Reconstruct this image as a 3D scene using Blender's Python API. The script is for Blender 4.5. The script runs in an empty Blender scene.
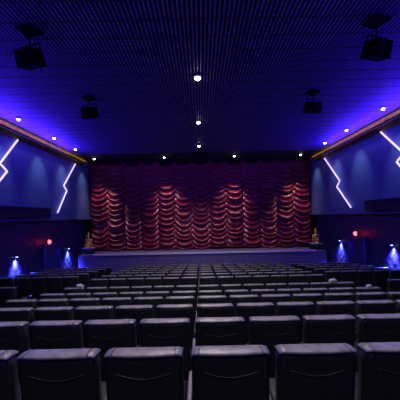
import bpy, bmesh, math, random
from mathutils import Matrix, Vector
random.seed(4)
C = bpy.context.scene.collection
CZ = 3.7            # camera height above the lowest floor
PI = math.pi

# ------------------------------------------------------------------ materials
def mat(name, base, rough=0.5, metal=0.0, emit=None, es=0.0, spec=0.5, sheen=0.0, coat=0.0,
        noise=None, bump=None):
    m = bpy.data.materials.new(name); m.use_nodes = True
    nt = m.node_tree; b = nt.nodes['Principled BSDF']
    b.inputs['Base Color'].default_value = (*base, 1)
    b.inputs['Roughness'].default_value = rough
    b.inputs['Metallic'].default_value = metal
    b.inputs['Specular IOR Level'].default_value = spec
    b.inputs['Sheen Weight'].default_value = sheen
    b.inputs['Coat Weight'].default_value = coat
    if emit:
        b.inputs['Emission Color'].default_value = (*emit, 1)
        b.inputs['Emission Strength'].default_value = es
    if noise:
        scale, c2 = noise
        tc = nt.nodes.new('ShaderNodeTexCoord'); n = nt.nodes.new('ShaderNodeTexNoise')
        n.inputs['Scale'].default_value = scale; n.inputs['Detail'].default_value = 5
        r = nt.nodes.new('ShaderNodeValToRGB')
        r.color_ramp.elements[0].position = .35; r.color_ramp.elements[1].position = .65
        r.color_ramp.elements[0].color = (*base, 1); r.color_ramp.elements[1].color = (*c2, 1)
        nt.links.new(tc.outputs['Object'], n.inputs['Vector'])
        nt.links.new(n.outputs['Fac'], r.inputs['Fac'])
        nt.links.new(r.outputs['Color'], b.inputs['Base Color'])
    if bump:
        scale, st = bump
        tc = nt.nodes.new('ShaderNodeTexCoord'); n = nt.nodes.new('ShaderNodeTexNoise')
        n.inputs['Scale'].default_value = scale; n.inputs['Detail'].default_value = 4
        bp = nt.nodes.new('ShaderNodeBump'); bp.inputs['Strength'].default_value = st
        bp.inputs['Distance'].default_value = .01
        nt.links.new(tc.outputs['Object'], n.inputs['Vector'])
        nt.links.new(n.outputs['Fac'], bp.inputs['Height'])
        nt.links.new(bp.outputs['Normal'], b.inputs['Normal'])
    return m

M = {
 'leather': mat('black leather', (.013,.018,.018), .38, spec=.45, bump=(35,.25), noise=(3,(.019,.024,.023))),
 'leather_top_lit': mat('black leather painted lit grey', (.23,.22,.215), .42, spec=.55, noise=(11,(.12,.115,.115)), bump=(30,.3)),  # black seat leather greyed to paint the sheen of overhead light
 'stitch': mat('grey piping', (.03,.032,.034), .5),
 'fabric': mat('seat fabric', (.02,.02,.025), .8),
 'arm': mat('pale armrest', (.20,.17,.18), .45, noise=(20,(.12,.10,.11))),
 'steel': mat('black steel', (.02,.02,.022), .5, .4),
 'carpet': mat('dark carpet', (.012,.011,.018), .95, noise=(30,(.022,.018,.03))),
 'slab': mat('black ceiling void', (.006,.006,.01), .9),
 'slat': mat('ceiling slat', (.16,.12,.46), .5, spec=.2, noise=(2,(.19,.14,.52))),
 'carrier': mat('black carrier', (.02,.02,.03), .7),
 'wall': mat('blue painted wall', (.09,.12,.22), .6, noise=(1.3,(.105,.14,.25))),
 'wall_low': mat('padded dark wall', (.03,.025,.09), .42, noise=(4,(.04,.035,.11))),
 'dark': mat('dark panel', (.02,.02,.035), .6),
 'gold_trim': mat('bronze gilt trim', (.27,.19,.02), .8, 0, spec=.0, noise=(6,(.13,.09,.012))),
 'stage': mat('stage front', (.15,.12,.26), .6, noise=(3,(.18,.15,.3))),
 'nosing': mat('stage edge', (.70,.66,.85), .4),
 'plinth': mat('pale plinth', (.34,.32,.40), .5),
 'gold': mat('gilded metal', (.85,.55,.10), .35, .3),
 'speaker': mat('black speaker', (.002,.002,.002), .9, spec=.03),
 'grille': mat('speaker grille', (.002,.002,.002), .9, spec=.03),
 'lamp_ring': mat('lamp ring', (.10,.10,.12), .4),
 'lamp': mat('lamp lens', (.9,.9,.95), .4, emit=(1,.9,.88), es=14),
 'neon': mat('violet neon', (.5,.4,.9), .4, emit=(.60,.46,1), es=1.7),
 'uv': mat('violet led', (.2,.1,.9), .4, emit=(.08,.03,1), es=3),
 'warm': mat('warm led', (.9,.6,.3), .4, emit=(1,.5,.15), es=1),
 'blue_led': mat('blue led', (.4,.5,1), .4, emit=(.30,.35,1), es=5),
 'exit': mat('red exit lamp', (.9,.2,.2), .4, emit=(1,.11,.13), es=3.5),
 'door': mat('blue door', (.03,.03,.13), .35),
 'door_frame': mat('door frame', (.05,.05,.22), .4),
 'paper': mat('pale crumpled plastic', (.45,.42,.45), .4),
 'clear': mat('rubber', (.02,.02,.02), .8),
}
# curtain: satin with slight tone change
def curtain_mat():
    m = mat('maroon satin', (.30,.012,.045), .30, spec=.75, sheen=.1)
    nt = m.node_tree; b = nt.nodes['Principled BSDF']
    tc = nt.nodes.new('ShaderNodeTexCoord'); n = nt.nodes.new('ShaderNodeTexNoise')
    mp = nt.nodes.new('ShaderNodeMapping'); mp.inputs['Scale'].default_value = (9, 1, 1.2)
    n.inputs['Scale'].default_value = 2.5; n.inputs['Detail'].default_value = 6
    r = nt.nodes.new('ShaderNodeValToRGB')
    r.color_ramp.elements[0].position = .3; r.color_ramp.elements[1].position = .7
    r.color_ramp.elements[0].color = (.15,.004,.034,1); r.color_ramp.elements[1].color = (.28,.010,.042,1)
    nt.links.new(tc.outputs['Object'], mp.inputs['Vector']); nt.links.new(mp.outputs['Vector'], n.inputs['Vector'])
    nt.links.new(n.outputs['Fac'], r.inputs['Fac']); nt.links.new(r.outputs['Color'], b.inputs['Base Color'])
    bp = nt.nodes.new('ShaderNodeBump'); bp.inputs['Strength'].default_value = .35; bp.inputs['Distance'].default_value = .03
    nt.links.new(n.outputs['Fac'], bp.inputs['Height']); nt.links.new(bp.outputs['Normal'], b.inputs['Normal'])
    b.inputs['Sheen Tint'].default_value = (1,.35,.4,1)
    return m
M['curtain'] = curtain_mat()

# ------------------------------------------------------------------ helpers
def bm_new(): return bmesh.new()
def box(bm, x0,x1,y0,y1,z0,z1, mtx=None):
    vs = [bm.verts.new((x,y,z)) for x in (x0,x1) for y in (y0,y1) for z in (z0,z1)]
    if mtx:
        for v in vs: v.co = mtx @ v.co
    for f in ((0,1,3,2),(4,6,7,5),(0,4,5,1),(2,3,7,6),(0,2,6,4),(1,5,7,3)):
        bm.faces.new([vs[i] for i in f])
def lathe(bm, prof, c=(0,0,0), n=20, mtx=None):
    rings = []
    for r, z in prof:
        ring = []
        for k in range(n):
            a = 2*PI*k/n; p = Vector((c[0]+r*math.cos(a), c[1]+r*math.sin(a), c[2]+z))
            ring.append(bm.verts.new(mtx @ p if mtx else p))
        rings.append(ring)
    for a, b in zip(rings, rings[1:]):
        for k in range(n): bm.faces.new((a[k], a[(k+1)%n], b[(k+1)%n], b[k]))
    bm.faces.new(rings[0][::-1]); bm.faces.new(rings[-1])
def tube(bm, pts, r, n=8):
    rings = []
    for i, p in enumerate(pts):
        p = Vector(p); a = Vector(pts[max(0,i-1)]); b = Vector(pts[min(len(pts)-1,i+1)])
        d = (b-a).normalized(); u = d.cross(Vector((0,0,1)))
        if u.length < .01: u = d.cross(Vector((1,0,0)))
        u.normalize(); w = d.cross(u)
        rings.append([bm.verts.new(p + r*(math.cos(2*PI*k/n)*u + math.sin(2*PI*k/n)*w)) for k in range(n)])
    for a, b in zip(rings, rings[1:]):
        for k in range(n): bm.faces.new((a[k], a[(k+1)%n], b[(k+1)%n], b[k]))
    bm.faces.new(rings[0][::-1]); bm.faces.new(rings[-1])
def ell(bm, c, r, rot=None, n=14):
    m = Matrix.Translation(c)
    if rot: m = m @ rot
    m = m @ Matrix.Diagonal((*r, 1))
    bmesh.ops.create_uvsphere(bm, u_segments=n, v_segments=n//2+2, radius=1, matrix=m)
def prism(bm, poly, y0, y1, axis='y'):       # polygon in x,z run along y ; axis x: polygon in y,z run along x
    def P(p, t): return (p[0], t, p[1]) if axis == 'y' else (t, p[0], p[1])
    a = [bm.verts.new(P(p, y0)) for p in poly]; b = [bm.verts.new(P(p, y1)) for p in poly]
    n = len(poly)
    for k in range(n): bm.faces.new((a[k], a[(k+1)%n], b[(k+1)%n], b[k]))
    bm.faces.new(a[::-1]); bm.faces.new(b)
def obj(name, bm, m, parent=None, smooth=False, bevel=0, seg=3):
    bmesh.ops.recalc_face_normals(bm, faces=bm.faces)
    if bevel:
        bmesh.ops.bevel(bm, geom=list(bm.edges), offset=bevel, segments=seg, affect='EDGES', profile=.5, clamp_overlap=True)
    me = bpy.data.meshes.new(name); bm.to_mesh(me); bm.free()
    me.materials.append(m)
    if smooth:
        for p in me.polygons: p.use_smooth = True
    o = bpy.data.objects.new(name, me); C.objects.link(o)
    if parent: o.parent = parent
    return o
def struct(name, bm, m, **k):
    o = obj(name, bm, m, **k); o['kind'] = 'structure'; return o
def tag(o, label, cat, group=None):
    o['label'] = label; o['category'] = cat
    if group: o['group'] = group
    return o
def thing(name, label, cat, loc=(0,0,0), rz=0, group=None):
    o = bpy.data.objects.new(name, None); C.objects.link(o)
    o.location = loc; o.rotation_euler = (0,0,rz); o.empty_display_size = .1
    return tag(o, label, cat, group)
def dup(root, loc, label, keep=None):
    r = root.copy(); C.objects.link(r); r.location = loc; r['label'] = label
    for ch in list(root.children):
        if keep and ch.name.split('.')[0] not in keep: continue
        c = ch.copy(); C.objects.link(c); c.parent = r
        for g in ch.children:
            if keep and g.name.split('.')[0] not in keep: continue
            d = g.copy(); C.objects.link(d); d.parent = c
    return r
def Z(rel): return CZ + rel

# ------------------------------------------------------------------ camera
cam = bpy.data.cameras.new('camera'); camo = bpy.data.objects.new('camera', cam); C.objects.link(camo)
cam.sensor_width = 36; cam.lens = 24.75; cam.shift_y = .04; cam.shift_x = -.001; cam.clip_start = .05
camo.matrix_world = Matrix.Translation((0,0,CZ)) @ Matrix.Rotation(PI/2,4,'X') @ Matrix.Rotation(math.radians(-1.2),4,'Z')
bpy.context.scene.camera = camo

# ------------------------------------------------------------------ layout numbers
XL, XU, XW = 6.9, 6.9, 7.3       # upper wall face, lower wall face
CEIL = 3.45
Y0, Y1 = -3.2, 18.4
SH = .95                         # seat height
back_d = [1.81 + 1.01*k for k in range(6)]
back_top = [-(.555 + .178*d) for d in back_d]; back_top[5] = -1.73
front_d = [8.56 + .89*k for k in range(7)]
front_top = [-(1.9 + .1*(d-8.56)) for d in front_d]

# ------------------------------------------------------------------ floor: stepped, falling towards the stage
def floor_profile():
    pts = []
    levels = []       # (start y, level)
    lv0 = back_top[0]-SH
    levels.append((Y0, lv0+.181)); levels.append((back_d[0]-.32, lv0))
    for k in range(1,6): levels.append((back_d[k]-.32, back_top[k]-SH))
    levels.append((7.42, front_top[0]-SH))
    for k in range(1,7): levels.append((front_d[k]-.32, front_top[k]-SH))
    for (y, z), (y2, _) in zip(levels, levels[1:] + [(Y1, 0)]):
        pts.append((y, Z(z))); pts.append((y2, Z(z)))
    pts += [(Y1, -.3), (Y0, -.3)]
    return pts
bm = bm_new(); prism(bm, floor_profile(), -7.7, 7.7, 'x'); struct('floor', bm, M['carpet'])
FRONT_FLOOR = Z(front_top[6]-SH)

# ------------------------------------------------------------------ ceiling
bm = bm_new(); box(bm, -7.7, 7.7, Y0, Y1+.2, Z(CEIL+.22), Z(CEIL+.45)); struct('ceiling', bm, M['slab'])
bm = bm_new()
x = -6.86
while x < 6.86:
    box(bm, x-.016, x+.016, Y0, 14.9, Z(CEIL), Z(CEIL+.018)); x += .078
struct('ceiling_slats', bm, M['slat'])
bm = bm_new()
y = -3.0
while y < 14.8:
    box(bm, -6.86, 6.86, y-.014, y+.014, Z(CEIL-.002), Z(CEIL+.02)); y += .46
struct('ceiling_carriers', bm, M['carrier'])
bm = bm_new(); box(bm, -6.86, 6.86, 14.9, 17.3, Z(CEIL), Z(CEIL+.22)); struct('ceiling_panel', bm, M['slab'])

# ------------------------------------------------------------------ walls
def quilt(side):
    """padded wall, diamond quilting"""
    bm = bm_new(); st = .055
    ny = int((Y1-Y0)/st); nz = int(3.75/st); g = []
    for j in range(nz+1):
        row = []
        for i in range(ny+1):
            yy = Y0 + (Y1-Y0)*i/ny; zz = -.05 + 3.75*j/nz
            a = abs(math.sin(PI*(yy+zz)/.44)); b = abs(math.sin(PI*(yy-zz)/.44))
            h = .02*(min(a,b)**.6)
            row.append(bm.verts.new((side*(XW - h), yy, zz)))
        g.append(row)
    for j in range(nz):
        for i in range(ny):
            bm.faces.new((g[j][i], g[j][i+1], g[j+1][i+1], g[j+1][i]))
    return bm
for side, nm in ((-1,'left'), (1,'right')):
    struct('wall_%s_lower' % nm, quilt(side), M['wall_low'], smooth=True)
    bm = bm_new()
    box(bm, side*XL, side*7.7, Y0, 17.6, Z(.0), Z(CEIL+.22))
    struct('wall_%s' % nm, bm, M['wall'])
    bm = bm_new(); box(bm, side*7.31, side*7.7, Y0, Y1, -.1, Z(0)-.002)
    struct('wall_%s_backing' % nm, bm, M['dark'])
bm = bm_new(); box(bm, -7.7, 7.7, Y1, Y1+.2, -.1, Z(CEIL+.22)); struct('wall_front', bm, M['dark'])
bm = bm_new(); box(bm, -7.7, 7.7, Y0-.2, Y0, -.1, Z(CEIL+.22)); struct('wall_back', bm, M['dark'])

# gilt cornice with light slots
n = 1
for side in (-1,1):
    bm = bm_new()
    poly = [(6.90,3.06),(6.90,3.42),(6.84,3.42),(6.80,3.30),(6.62,3.30),(6.58,3.34),(6.56,3.34),(6.55,3.22),(6.66,3.20),(6.68,3.17),(6.76,3.16),(6.84,3.08)]
    prism(bm, [(side*a, Z(b)) for a,b in poly], Y0, 16.1)
    struct('trim_%d' % n, bm, M['gold_trim']); n += 1
# light lip at the foot of the upper wall
for side in (-1,1):
    bm = bm_new(); box(bm, side*6.84, side*6.90, Y0, 17.6, Z(-.06), Z(.02)); struct('trim_%d' % n, bm, M['wall']); n += 1
# bulkhead at head of curtain
bm = bm_new(); box(bm, -6.9, 6.9, 17.25, 17.6, Z(CEIL-.05), Z(CEIL+.22)); struct('trim_%d' % n, bm, M['slab'])

# projecting dark boxes on side walls (near)
for side, y1, lab in ((-1,12.3,'long dark boxed duct along the left blue wall'),(1,11.2,'long dark boxed duct along the right blue wall')):
    t = thing('wall_duct', lab, 'duct', (side*6.9, 6.0, Z(.06)), group='boxed ducts on the side walls')
    bm = bm_new(); box(bm, 0, -side*.22, -9+.0, y1-6, 0, .42); obj('casing', bm, M['dark'], t, bevel=.01, seg=2)
    bm = bm_new(); box(bm, .0, -side*.25, -9, y1-5.97, .42, .45); obj('top_lip', bm, M['wall'], t)

# ------------------------------------------------------------------ stage
bm = bm_new(); box(bm, -6.85, 6.98, 15.32, Y1, 0, Z(-2.06)); obj_st = struct('stage_floor', bm, M['stage'])
bm = bm_new(); box(bm, -6.0, 6.35, 15.27, 15.45, Z(-2.10), Z(-2.02)); struct('stage_edge', bm, M['nosing'])

# ------------------------------------------------------------------ swagged curtain
def curtain():
    bm = bm_new()
    X0, X1 = -6.80, 6.88; z0, z1 = Z(-2.02), Z(CEIL+.0)
    nc = 13; su = 18; H = z1-z0; nf = 17; sv = 12
    w = (X1-X0)/nc; cols = []
    rnd = [[random.uniform(-.25,.25) for _ in range(nf+3)] for _ in range(nc+1)]
    amp = [[random.uniform(.6,1.25) for _ in range(nf+3)] for _ in range(nc+1)]
    for i in range(nc*su+1):
        c = min(i//su, nc-1); u = 2*(i/su - c) - 1
        col = []
        sag = .24*(1-u*u)
        for j in range(nf*sv+1):
            t = j/(nf*sv)
            z = z0 + H*t
            ph = t*nf; k = int(ph); f = ph-k
            # warp fold positions: random offset at fold borders
            o0 = rnd[c][k]; o1 = rnd[c][k+1]
            env = (1-abs(u)**3)
            dz = (o0*(1-f)+o1*f)*H/nf*env
            # bulge: steep under side, long top side
            g = (math.sin(PI*min(1,(f**.6)))**1.5) if 0 < f < 1 else 0
            A = (.05 + .18*env)*amp[c][k]
            d = A*g + .10*(1-u**4)
            zz = z + dz - sag*min(1, .25+ t*4) + .06*(0 if t>.02 else 1)
            zz = max(zz, z0+.005); zz = min(zz, z1)
            col.append(bm.verts.new((X0 + w*(c + (u+1)/2), 17.15 - d, zz)))
        cols.append(col)
    for a, b in zip(cols, cols[1:]):
        for j in range(len(a)-1):
            bm.faces.new((a[j], b[j], b[j+1], a[j+1]))
    return bm
cur = obj('stage_curtain', curtain(), M['curtain'], smooth=True)
tag(cur, 'maroon satin swagged curtain hanging across the whole stage', 'curtain')
so = cur.modifiers.new('t', 'SOLIDIFY'); so.thickness = .01; so.offset = -1

# ------------------------------------------------------------------ statues
def statue(lab, x, y, zb, side):
    t = thing('golden_statue', lab, 'statue', (x, y, zb), group='golden statues at the stage ends')
    bm = bm_new()
    lathe(bm, [(.20,0),(.22,.03),(.17,.07),(.21,.11),(.19,.13)], n=20)
    obj('lotus_base', bm, M['gold'], t, smooth=False)
    bm = bm_new()
    ell(bm, (0,0,.19), (.21,.14,.07))
    for s in (-1,1):
        ell(bm, (s*.13,-.06,.18), (.13,.06,.055), Matrix.Rotation(s*.5,4,'Z'))
        ell(bm, (-s*.06,-.12,.17), (.10,.04,.04), Matrix.Rotation(-s*.3,4,'Z'))
        ell(bm, (s*.155,-.01,.42), (.04,.045,.10), Matrix.Rotation(-s*.45,4,'Y'))
        ell(bm, (s*.15,-.08,.31), (.035,.09,.035), Matrix.Rotation(-s*.5,4,'Z'))
        ell(bm, (s*.09,-.15,.30), (.03,.03,.035))
        ell(bm, (s*.055,-.04,.60), (.02,.03,.035))
    ell(bm, (0,0,.32), (.11,.085,.13)); ell(bm, (0,0,.44), (.125,.085,.08))
    ell(bm, (0,-.005,.52), (.035,.035,.05)); ell(bm, (0,-.015,.60), (.06,.065,.075))
    ell(bm, (0,-.08,.595), (.012,.02,.02))
    b = obj('body', bm, M['gold'], t, smooth=True)
    r = b.modifiers.new('r','REMESH'); r.mode='VOXEL'; r.voxel_size=.012; r.use_smooth_shade=True
    bm = bm_new(); lathe(bm, [(.075,.64),(.08,.67),(.055,.70),(.06,.73),(.035,.78),(.04,.80),(.012,.90),(.003,.95)], c=(0,-.01,0), n=14)
    obj('crown', bm, M['gold'], t)
    bm = bm_new()
    pts = [(.20*math.cos(a), .09, .55+.22*math.sin(a)) for a in [PI*1.18 - k*PI*1.36/20 for k in range(21)]]
    tube(bm, pts, .012, 6)
    obj('halo', bm, M['gold'], t, smooth=True)
    return t
for side, x, lab in ((-1,-6.52,'golden seated statue with pointed crown at the left end of the stage'),
                     (1,6.66,'golden seated statue with pointed crown at the right end of the stage')):
    p = thing('statue_plinth', 'low pale plinth under the golden statue at the %s stage end' % ('left' if side<0 else 'right'), 'plinth', (x,15.95,Z(-2.06)), group='plinths at the stage ends')
    bm = bm_new(); box(bm, -.28,.28,-.26,.26, 0,.30); obj('block', bm, M['dark'], p, bevel=.01, seg=2)
    bm = bm_new(); box(bm, -.31,.31,-.29,.29, .30,.37); obj('top_slab', bm, M['plinth'], p, bevel=.012, seg=2)
    statue(lab, x, 15.95, Z(-2.06)+.37, side)

# ------------------------------------------------------------------ lamps
def downlight(x, y, rad, lab, grp):
    t = thing('ceiling_downlight', lab, 'ceiling light', (x, y, Z(CEIL)-.015), group=grp)
    bm = bm_new(); lathe(bm, [(rad*1.25,.0),(rad*1.5,-.0),(rad*1.5,-.03),(rad*1.1,-.045),(rad*1.02,-.045),(rad*1.02,-.01)], n=20)
    obj('ring', bm, M['lamp_ring'], t)
    bm = bm_new(); lathe(bm, [(rad,-.02),(rad,-.05),(rad*.85,-.075),(rad*.5,-.095),(rad*.1,-.10)], n=20)
    obj('lens', bm, M['lamp'], t, smooth=True)
    return t
def spot(x, y, z, power, col, angle, blend=.6, rot=(0,0,0), size=.05):
    l = bpy.data.lights.new('spot_light', 'SPOT'); l.energy = power; l.color = col
    l.spot_size = math.radians(angle); l.spot_blend = blend; l.shadow_soft_size = size
    o = bpy.data.objects.new('spot_light', l); C.objects.link(o); o.location = (x,y,z); o.rotation_euler = rot
    return o
def area(name, x, y, z, sx, sy, power, col, rot):
    l = bpy.data.lights.new(name, 'AREA'); l.shape = 'RECTANGLE'; l.size = sx; l.size_y = sy
    l.energy = power; l.color = col
    o = bpy.data.objects.new(name, l); C.objects.link(o); o.location = (x,y,z); o.rotation_euler = rot
    return o
G1 = 'downlights along the middle of the ceiling'
for y, r, lab in ((6.75,.075,'nearest and brightest round downlight on the middle line of the ceiling'),
                  (9.95,.06,'second round downlight along the middle line of the ceiling'),
                  (13.3,.055,'farthest round downlight on the middle line of the ceiling')):
    downlight(0, y, r, lab, G1); spot(0, y, Z(CEIL)-.14, 330, (1,.88,.84), 120)
for y, pw in ((3.5,520), (.3,230)):   # same middle line, above the frame
    t = downlight(0, y, .085, 'round downlight on the middle line, above the picture', G1); spot(0, y, Z(CEIL)-.14, pw, (1,.88,.84), 130)
G2 = 'downlights along the side walls'
sd = (9.25, 11.5, 13.45)
words = ('nearest visible','middle','farthest')
for side, nm in ((-1,'left'),(1,'right')):
    for y, w_ in zip(sd, words):
        downlight(side*(6.05), y - (0 if side<0 else .25), .05, '%s of the three small downlights beside the %s cornice' % (w_, nm), G2)
    for y in (7.1,9.35,11.8,13.8,16.15):
        spot(side*6.1, y, Z(CEIL)-.14, 105, (.38,.56,.95), 60, 1, rot=(0, -side*.44, 0))
G3 = 'downlights in front of the curtain'
for x, lab in ((-6.0,'small downlight at the left end of the row before the curtain'),(-2.0,'small downlight second from left before the curtain'),
               (2.0,'small downlight second from right before the curtain'),(5.8,'small downlight at the right end of the row before the curtain')):
    downlight(x, 15.7, .055, lab, G3)
    spot(x, 15.7, Z(CEIL)-.14, 265, (1,.63,.50), 62, .8, rot=(math.radians(14),0,0))

# cornice lights: violet strip under the cornice shining up over the slats, warm strip in its slot
UV = (.065,.014,1)
for side in (-1,1):
    area('violet_cove_light', side*6.52, 5.3, Z(3.14), .05, 16.8, 1080, UV, (0,0,0))
    o = C.objects[-1]
    d = Vector((-side*.74, 0, .67)); o.rotation_euler = d.to_track_quat('-Z','Y').to_euler()
    # keep long axis along y
    zax = -d.normalized(); yax = Vector((0,1,0)); xax = yax.cross(zax)
    o.matrix_world = Matrix.Translation(o.location) @ Matrix((xax, yax, zax)).transposed().to_4x4()
    c = thing('led_batten', 'thin violet LED batten fixed under the %s cornice' % ('left' if side<0 else 'right'), 'light strip', (side*6.74, 6.2, Z(3.15)), group='LED battens under the cornices')
    bm = bm_new(); box(bm, -.16*side, -.02*side, -9.3, 9.8, -.03, .0); obj('channel', bm, M['dark'], c)
    d = Vector((side*.8, 0, -.1))
    o = area('warm_cove_light', side*6.42, 6.4, Z(3.33), .03, 19.0, 17, (1,.66,.20), (0,0,0))
    d = Vector((side*.9, 0, -.25)); zax = -d.normalized(); xax = yax.cross(zax)
    o.matrix_world = Matrix.Translation(o.location) @ Matrix((xax, yax, zax)).transposed().to_4x4()

# ------------------------------------------------------------------ neon zigzags on the upper walls
A_ = [(15.2,3.02),(13.85,1.67),(14.16,1.45),(13.2,.3)]
B_ = [(10.4,3.02),(9.45,1.95),(9.80,1.74),(8.75,.66)]
AR = [(15.05,3.02),(13.45,1.58),(13.75,1.32),(12.5,.25)]
BR = [(10.35,3.02),(9.2,1.95),(9.55,1.74),(8.55,.66)]
for side, P, lab in ((-1,A_,'glowing violet zigzag tube light on left wall, nearer the curtain'),
                     (-1,B_,'glowing violet zigzag tube light on left wall, cut by the picture edge'),
                     (1,AR,'glowing violet zigzag tube light on right wall, nearer the curtain'),
                     (1,BR,'glowing violet zigzag tube light on right wall, cut by the picture edge')):
    t = thing('zigzag_light', lab, 'wall light', (side*6.9, P[-1][0], Z(P[-1][1])), group='violet zigzag lights on the walls')
    base = Vector((0, P[-1][0], P[-1][1]))
    pts = []
    for (a, b), (c, d) in zip(P, P[1:]):
        for k in range(6): pts.append((-side*.05, a+(c-a)*k/6 - base.y, b+(d-b)*k/6 - base.z))
    pts.append((-side*.05, 0, 0))
    bm = bm_new(); tube(bm, pts, .031, 8); obj('tube', bm, M['neon'], t, smooth=True)
    bm = bm_new(); tube(bm, [(-side*.013, p[1], p[2]) for p in pts], .01285, 4); obj('backing_channel', bm, M['door_frame'], t)
    for (a, b), (c, d) in zip(P, P[1:]):          # the light the tube gives
        L = math.hypot(c-a, d-b)
        nn = max(1, int(L/.5))
        for k in range(nn):
            f = (k+.5)/nn
            l = bpy.data.lights.new('tube_glow','POINT'); l.energy = 1.5*L/nn; l.color = (.08,.03,1); l.shadow_soft_size = .06
            o = bpy.data.objects.new('tube_glow', l); C.objects.link(o); o.location = (side*(6.9-.16), a+(c-a)*f, Z(b+(d-b)*f))

# ------------------------------------------------------------------ lower wall: blue sconces, exit lamps, doors
def sconce(side, y, z, lab):
    t = thing('wall_sconce', lab, 'wall light', (side*XW, y, Z(z)), group='blue sconces on the lower walls')
    bm = bm_new(); box(bm, -side*.0, -side*.13, -.05,.05, 0,.06); obj('housing', bm, M['steel'], t, bevel=.01, seg=2)
    bm = bm_new(); lathe(bm, [(.03,-.03),(.038,-.02),(.038,0)], c=(-side*.09,0,0), n=14); obj('lens', bm, M['blue_led'], t)
    spot(side*(XW-.085), y, Z(z)-.05, 900, (.04,.05,1), 95, .8, size=.03)
    l = spot(side*(XW-.085), y, Z(z)-.05, 900, (.30,.40,1), 66, .8, size=.03)
sconce(-1, 15.0, -1.62, 'small blue downward sconce on the left lower wall beside the stage')
sconce(-1, 10.75, -1.44, 'small blue downward sconce on the left lower wall near picture edge')
sconce(1, 14.3, -1.42, 'small blue downward sconce on the right lower wall beside the stage')
sconce(1, 10.4, -1.24, 'small blue downward sconce on the right lower wall near picture edge')
for side, y, z, nm in ((-1,13.05,-1.08,'left'),(1,12.8,-.97,'right')):
    t = thing('exit_light', 'small glowing red exit lamp above the door in the %s wall' % nm, 'exit light', (side*(XW-.0), y, Z(z)), group='red lamps above the side doors')
    bm = bm_new(); box(bm, 0, -side*.10, -.16,.16, -.08,.08); obj('housing', bm, M['steel'], t, bevel=.01, seg=2)
    bm = bm_new(); ell(bm, (-side*.10,0,0), (.08,.12,.10)); obj('red_lens', bm, M['exit'], t, smooth=True)
    # lens on its end face too (towards the seats)
    l = bpy.data.lights.new('exit_glow','POINT'); l.energy = 1.6; l.color = (1,.02,.03); l.shadow_soft_size = .04
    o = bpy.data.objects.new('exit_glow', l); C.objects.link(o); o.location = (side*(XW-.36), y-.05, Z(z))
for n_, side, a, b, zt in ((1,-1,12.65,13.9,-1.30),(2,1,12.1,13.35,-1.20)):
    zb = Z(front_top[5]-SH) - .05
    bm = bm_new(); box(bm, side*(XW-.07), side*(XW+.02), a, b, zb, Z(zt)); door = struct('door_%d' % n_, bm, M['door'])
    bm = bm_new()
    for yy in (a-.05, b+.05): box(bm, side*(XW-.13), side*(XW+.02), yy-.05, yy+.05, zb, Z(zt)+.1)
    box(bm, side*(XW-.13), side*(XW+.02), a, b, Z(zt), Z(zt)+.1)
    fr = struct('door_frame', bm, M['door_frame'], parent=door)
    bm = bm_new(); box(bm, side*(XW-.14), side*(XW-.07), (a+b)/2-.4, (a+b)/2+.4, Z(zt)-1.1, Z(zt)-1.06); struct('push_bar', bm, M['steel'], parent=door)
    # added blue spots without a fixture, to brighten the door edges
    spot(side*(XW-.22), a+.05, Z(zt)+.05, 22, (.06,.06,1), 70, .8)
    spot(side*(XW-.22), b-.1, Z(zt)+.05, 22, (.06,.06,1), 70, .8)

# ------------------------------------------------------------------ hanging speakers
def speaker(x, y, z, lab):
    side = -1 if x < 0 else 1
    t = thing('hanging_speaker', lab, 'speaker', (x, y, Z(z)), rz=side*.30, group='speakers hung from the ceiling')
    tilt = Matrix.Rotation(.30,4,'X')
    bm = bm_new()
    prism(bm, [(-.21,-.14),(.21,-.14),(.18,.15),(-.18,.15)], -.14, .15)
    bmesh.ops.transform(bm, matrix=tilt, verts=bm.verts)
    obj('cabinet', bm, M['speaker'], t, bevel=.015, seg=2)
    bm = bm_new(); prism(bm, [(-.18,-.12),(.18,-.12),(.16,.13),(-.16,.13)], -.155, -.138)
    bmesh.ops.transform(bm, matrix=tilt, verts=bm.verts); obj('grille', bm, M['grille'], t)
    bm = bm_new()
    for s in (-1,1):
        box(bm, s*.215, s*.23, -.012,.012, -.02,.24)
    box(bm, -.23,.23,-.012,.012,.23,.245); tube(bm, [(0,0,.24),(0,0,CEIL-z-.03)], .014)
    obj('bracket', bm, M['speaker'], t)
    bm = bm_new(); box(bm, -.17,.17,-.15,.15,CEIL-z-.035,CEIL-z-.003); obj('dark_ceiling_patch', bm, M['speaker'], t)  # flat dark box on the ceiling above the bracket
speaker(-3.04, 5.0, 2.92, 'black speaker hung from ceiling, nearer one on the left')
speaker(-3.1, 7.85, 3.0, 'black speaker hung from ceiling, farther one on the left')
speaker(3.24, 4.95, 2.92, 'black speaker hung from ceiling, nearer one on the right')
speaker(3.25, 7.8, 3.0, 'black speaker hung from ceiling, farther one on the right')

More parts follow.
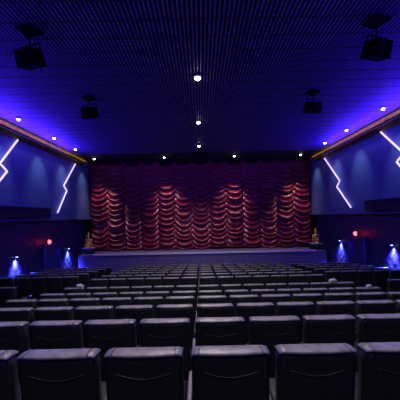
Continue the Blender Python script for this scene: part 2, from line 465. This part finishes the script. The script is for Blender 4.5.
# ------------------------------------------------------------------ cinema seat (origin on floor under the backrest top; faces +y)
def seat_back_mesh():
    """padded shell with rounded shoulders; slightly reclined towards -y at the top"""
    bm = bm_new()
    W = .252; nx = 16; nz = 14
    def hw(t): return W 
    z0, z1 = .34, SH
    def pos(s, t, face):      # s -1..1, t 0..1
        z = z0 + (z1-z0)*t
        lean = -.05*t
        bul = .018*(1-s*s)
        th = .105 - .0*t
        r = .045
        x = s*hw(t)
        # shoulder rounding of the outline
        zc = z
        cx = max(0, abs(s)*W - (W-r))
        lim = z1 - r + math.sqrt(max(0, r*r - cx*cx))
        zc = z0 + (lim - z0)*t
        y = lean + (-bul if face == 0 else th*.0)
        yy = y if face == 0 else y + th - .02*(1-abs(s))*1
        return Vector((x, yy, zc))
    F = [[bm.verts.new(pos(-1+2*i/nx, j/nz, 0)) for i in range(nx+1)] for j in range(nz+1)]
    B = [[bm.verts.new(pos(-1+2*i/nx, j/nz, 1)) for i in range(nx+1)] for j in range(nz+1)]
    for j in range(nz):
        for i in range(nx):
            bm.faces.new((F[j][i],F[j][i+1],F[j+1][i+1],F[j+1][i]))
            bm.faces.new((B[j][i+1],B[j][i],B[j+1][i],B[j+1][i+1]))
    for j in range(nz):
        bm.faces.new((F[j][0],F[j+1][0],B[j+1][0],B[j][0])); bm.faces.new((F[j+1][nx],F[j][nx],B[j][nx],B[j+1][nx]))
    for i in range(nx):
        bm.faces.new((F[nz][i],F[nz][i+1],B[nz][i+1],B[nz][i])); bm.faces.new((F[0][i+1],F[0][i],B[0][i],B[0][i+1]))
    bmesh.ops.recalc_face_normals(bm, faces=bm.faces)
    sharp = [e for e in bm.edges if len(e.link_faces)==2 and e.calc_face_angle(0) > .9]
    bmesh.ops.bevel(bm, geom=sharp, offset=.018, segments=3, affect='EDGES', clamp_overlap=True)
    return bm
GS = 'black cinema seats in rows facing the stage'
def make_seat():
    t = thing('cinema_seat', '', 'seat', group=GS)
    b = obj('backrest', seat_back_mesh(), M['leather'], t, smooth=True)
    # padded head roll over the top edge, overhead light painted in as grey
    bm = bm_new(); n = 18
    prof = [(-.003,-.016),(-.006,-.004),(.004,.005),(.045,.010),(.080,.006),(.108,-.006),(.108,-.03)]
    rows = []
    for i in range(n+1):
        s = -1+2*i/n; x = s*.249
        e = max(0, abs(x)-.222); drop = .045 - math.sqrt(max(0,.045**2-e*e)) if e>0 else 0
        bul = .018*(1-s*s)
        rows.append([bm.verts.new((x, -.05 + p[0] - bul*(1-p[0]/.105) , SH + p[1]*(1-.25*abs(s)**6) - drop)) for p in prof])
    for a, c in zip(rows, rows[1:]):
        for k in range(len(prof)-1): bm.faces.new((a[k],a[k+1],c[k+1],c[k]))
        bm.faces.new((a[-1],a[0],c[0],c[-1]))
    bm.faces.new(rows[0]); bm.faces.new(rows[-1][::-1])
    h = obj('head_roll', bm, M['leather_top_lit'], t, smooth=True); h['label'] = 'top of the backrest, overhead light painted in as grey'
    for s in (-1,1):
        bm = bm_new(); tube(bm, [(s*.205,-.07,SH-.012),(s*.205,-.06,SH+.004),(s*.20,-.01,SH+.010),(s*.195,.035,SH+.005)], .003, 5)
        obj('seam', bm, M['leather'], h)
    bm = bm_new()
    pts = []
    for k in range(17):
        s = -1+k/8; z = SH - .160 + .034*abs(s)**1.6
        tt = (z-.34)/(SH-.34)
        xx = s*.172
        pts.append((xx, -.05*tt - .018*(1-(xx/.263)**2) - .001, z))
    tube(bm, pts, .0035, 5); obj('piping', bm, M['stitch'], b, smooth=True)
    # seat cushion
    bm = bm_new(); box(bm, -.235,.235,.09,.50,.36,.47); obj('seat_cushion', bm, M['leather'], t, smooth=True, bevel=.035)
    bm = bm_new(); box(bm, -.22,.22,.02,.46,.31,.36); box(bm,-.04,.04,.10,.30,.03,.32); box(bm,-.10,.10,.04,.36,0,.03)
    obj('pedestal', bm, M['steel'], t)
    def arm(x):
        bm = bm_new(); box(bm, x-.017, x+.017, .09, .48, .505, .545); a = obj('armrest', bm, M['arm'], t, smooth=False, bevel=.012)
        bm = bm_new(); box(bm, x-.012, x+.012, .10, .40, .0, .505); obj('arm_panel', bm, M['steel'], a)
    arm(-.28)
    return t
seat0 = make_seat(); used = [False]
bm = bm_new(); box(bm, .28-.017, .28+.017, .09, .48, .505, .545); END_ARM = obj('armrest', bm, M['arm'], None, bevel=.012)
bm = bm_new(); box(bm, .28-.012, .28+.012, .10, .40, .0, .505); END_PANEL = obj('arm_panel', bm, M['steel'], END_ARM)
end_used = [False]
def end_arm(r):
    if not end_used[0]:
        END_ARM.parent = r; end_used[0] = True; return
    a = END_ARM.copy(); C.objects.link(a); a.parent = r
    p = END_PANEL.copy(); C.objects.link(p); p.parent = a
OFFY = .0    # backrest face (at top) sits at row distance: top leans back .17
def put_seat(x, d, top, label, end=False, detail=True):
    loc = (x, d + OFFY, Z(top) - SH)
    if not used[0]:
        seat0.location = loc; seat0['label'] = label; used[0] = True; r = seat0
    else:
        r = dup(seat0, loc, label, None if detail else ('backrest','head_roll','seat_cushion','pedestal','armrest','arm_panel'))
    return r
ORD = ['first','second','third','fourth','fifth','sixth','seventh','eighth','ninth','tenth','eleventh','twelfth','thirteenth']
X_SEAM = -.105; PW = .56
ends = []
near = ['nearest row','second nearest row','third nearest row','fourth nearest row','fifth nearest row','sixth nearest row']
# centre block, rear rows
for r in range(6):
    d = back_d[r]; xs = [X_SEAM + PW*(k+.5) for k in range(-6,7)]
    vis = [x for x in xs if abs(x)-.27 < (199*(d+.05))/275]
    for i, x in enumerate(xs):
        if x in vis:
            j = vis.index(x)
            lab = 'black cinema seat, %s from the left in the %s' % (ORD[j], near[r])
        else:
            sd_ = 'left' if x < 0 else 'right'
            out = [q for q in xs if q not in vis and (q < 0) == (x < 0)]
            out = sorted(out, key=abs); lab = 'black cinema seat, %s one beyond the %s picture edge, %s' % (ORD[out.index(x)], sd_, near[r])
        s = put_seat(x, d, back_top[r], lab, detail=r < 4)
        if i == len(xs)-1: ends.append(s)
# centre block, front rows
fr = ['row just past the cross aisle','second row past the cross aisle','third row past the cross aisle',
      'fourth row past the cross aisle','third row from the stage','second row from the stage','row nearest the stage']
for r in range(7):
    xs = [X_SEAM + PW*(k+.5) for k in range(-6,7)]
    for i, x in enumerate(xs):
        s = put_seat(x, front_d[r], front_top[r], 'black cinema seat, %s from left, centre block, %s' % (ORD[i], fr[r]), detail=False)
        if i == len(xs)-1: ends.append(s)
# side blocks
sr = ['','row at the cross aisle','second row','third row','fourth row','row nearest the stage']
for side, nm in ((-1,'left'),(1,'right')):
    for r in range(1,6):
        for k in range(5):
            x = side*(4.50 + PW*k)
            if r >= 4 and k == 4 : pass
            s = put_seat(x, front_d[r], front_top[r], 'black cinema seat, %s from the aisle, %s wall block, %s' % (ORD[k], nm, sr[r]), detail=False)
            if (side < 0 and k == 0) or (side > 0 and k == 4): ends.append(s)
    for k in range(3):
        x = side*(5.5 + PW*k)
        s = put_seat(x, 7.75, front_top[0], 'black cinema seat, %s from the aisle in the %s wall row on the cross aisle' % (ORD[k], nm), detail=False)
        if (side < 0 and k == 0) or (side > 0 and k == 2): ends.append(s)
for s in ends: end_arm(s)

# crumpled pale wrappers left on seats
def wrapper(x, y, z, lab, sc=1.0, seed=1):
    rr = random.Random(seed)
    t = thing('crumpled_wrapper', lab, 'wrapper', (x,y,z), group='pale crumpled wrappers on seat backs')
    bm = bm_new(); bmesh.ops.create_icosphere(bm, subdivisions=3, radius=1)
    for v in bm.verts:
        n_ = math.sin(v.co.x*5+seed)*math.cos(v.co.y*6)+math.sin(v.co.z*7+v.co.x*3)
        v.co *= 1 + .16*n_ + rr.uniform(-.10,.10)
        v.co = Vector((v.co.x*.085*sc, v.co.y*.05*sc, max(0, (v.co.z+.8)*.045*sc)))
    o = obj('sheet', bm, M['paper'], t)
wrapper(-3.05, 6.855, Z(back_top[5])+.0125, 'pale crumpled wrapper on a seat back, left end of sixth row', 1.0, 1)
wrapper(3.27, 6.855, Z(back_top[5])+.0125, 'pale crumpled wrapper on a seat back, right side of sixth row', 1.1, 2)
wrapper(3.55, 5.84, Z(back_top[4])+.0125, 'small pale crumpled wrapper on a seat back, right end of fifth row', .7, 3)

# ------------------------------------------------------------------ world and view
w = bpy.data.worlds.new('world'); bpy.context.scene.world = w; w.use_nodes = True
w.node_tree.nodes['Background'].inputs[0].default_value = (.2,.15,.6,1)
w.node_tree.nodes['Background'].inputs[1].default_value = .0
vs = bpy.context.scene.view_settings
vs.view_transform = 'Standard'; vs.look = 'None'; vs.gamma = 1; vs.exposure = 0; vs.use_curve_mapping = False
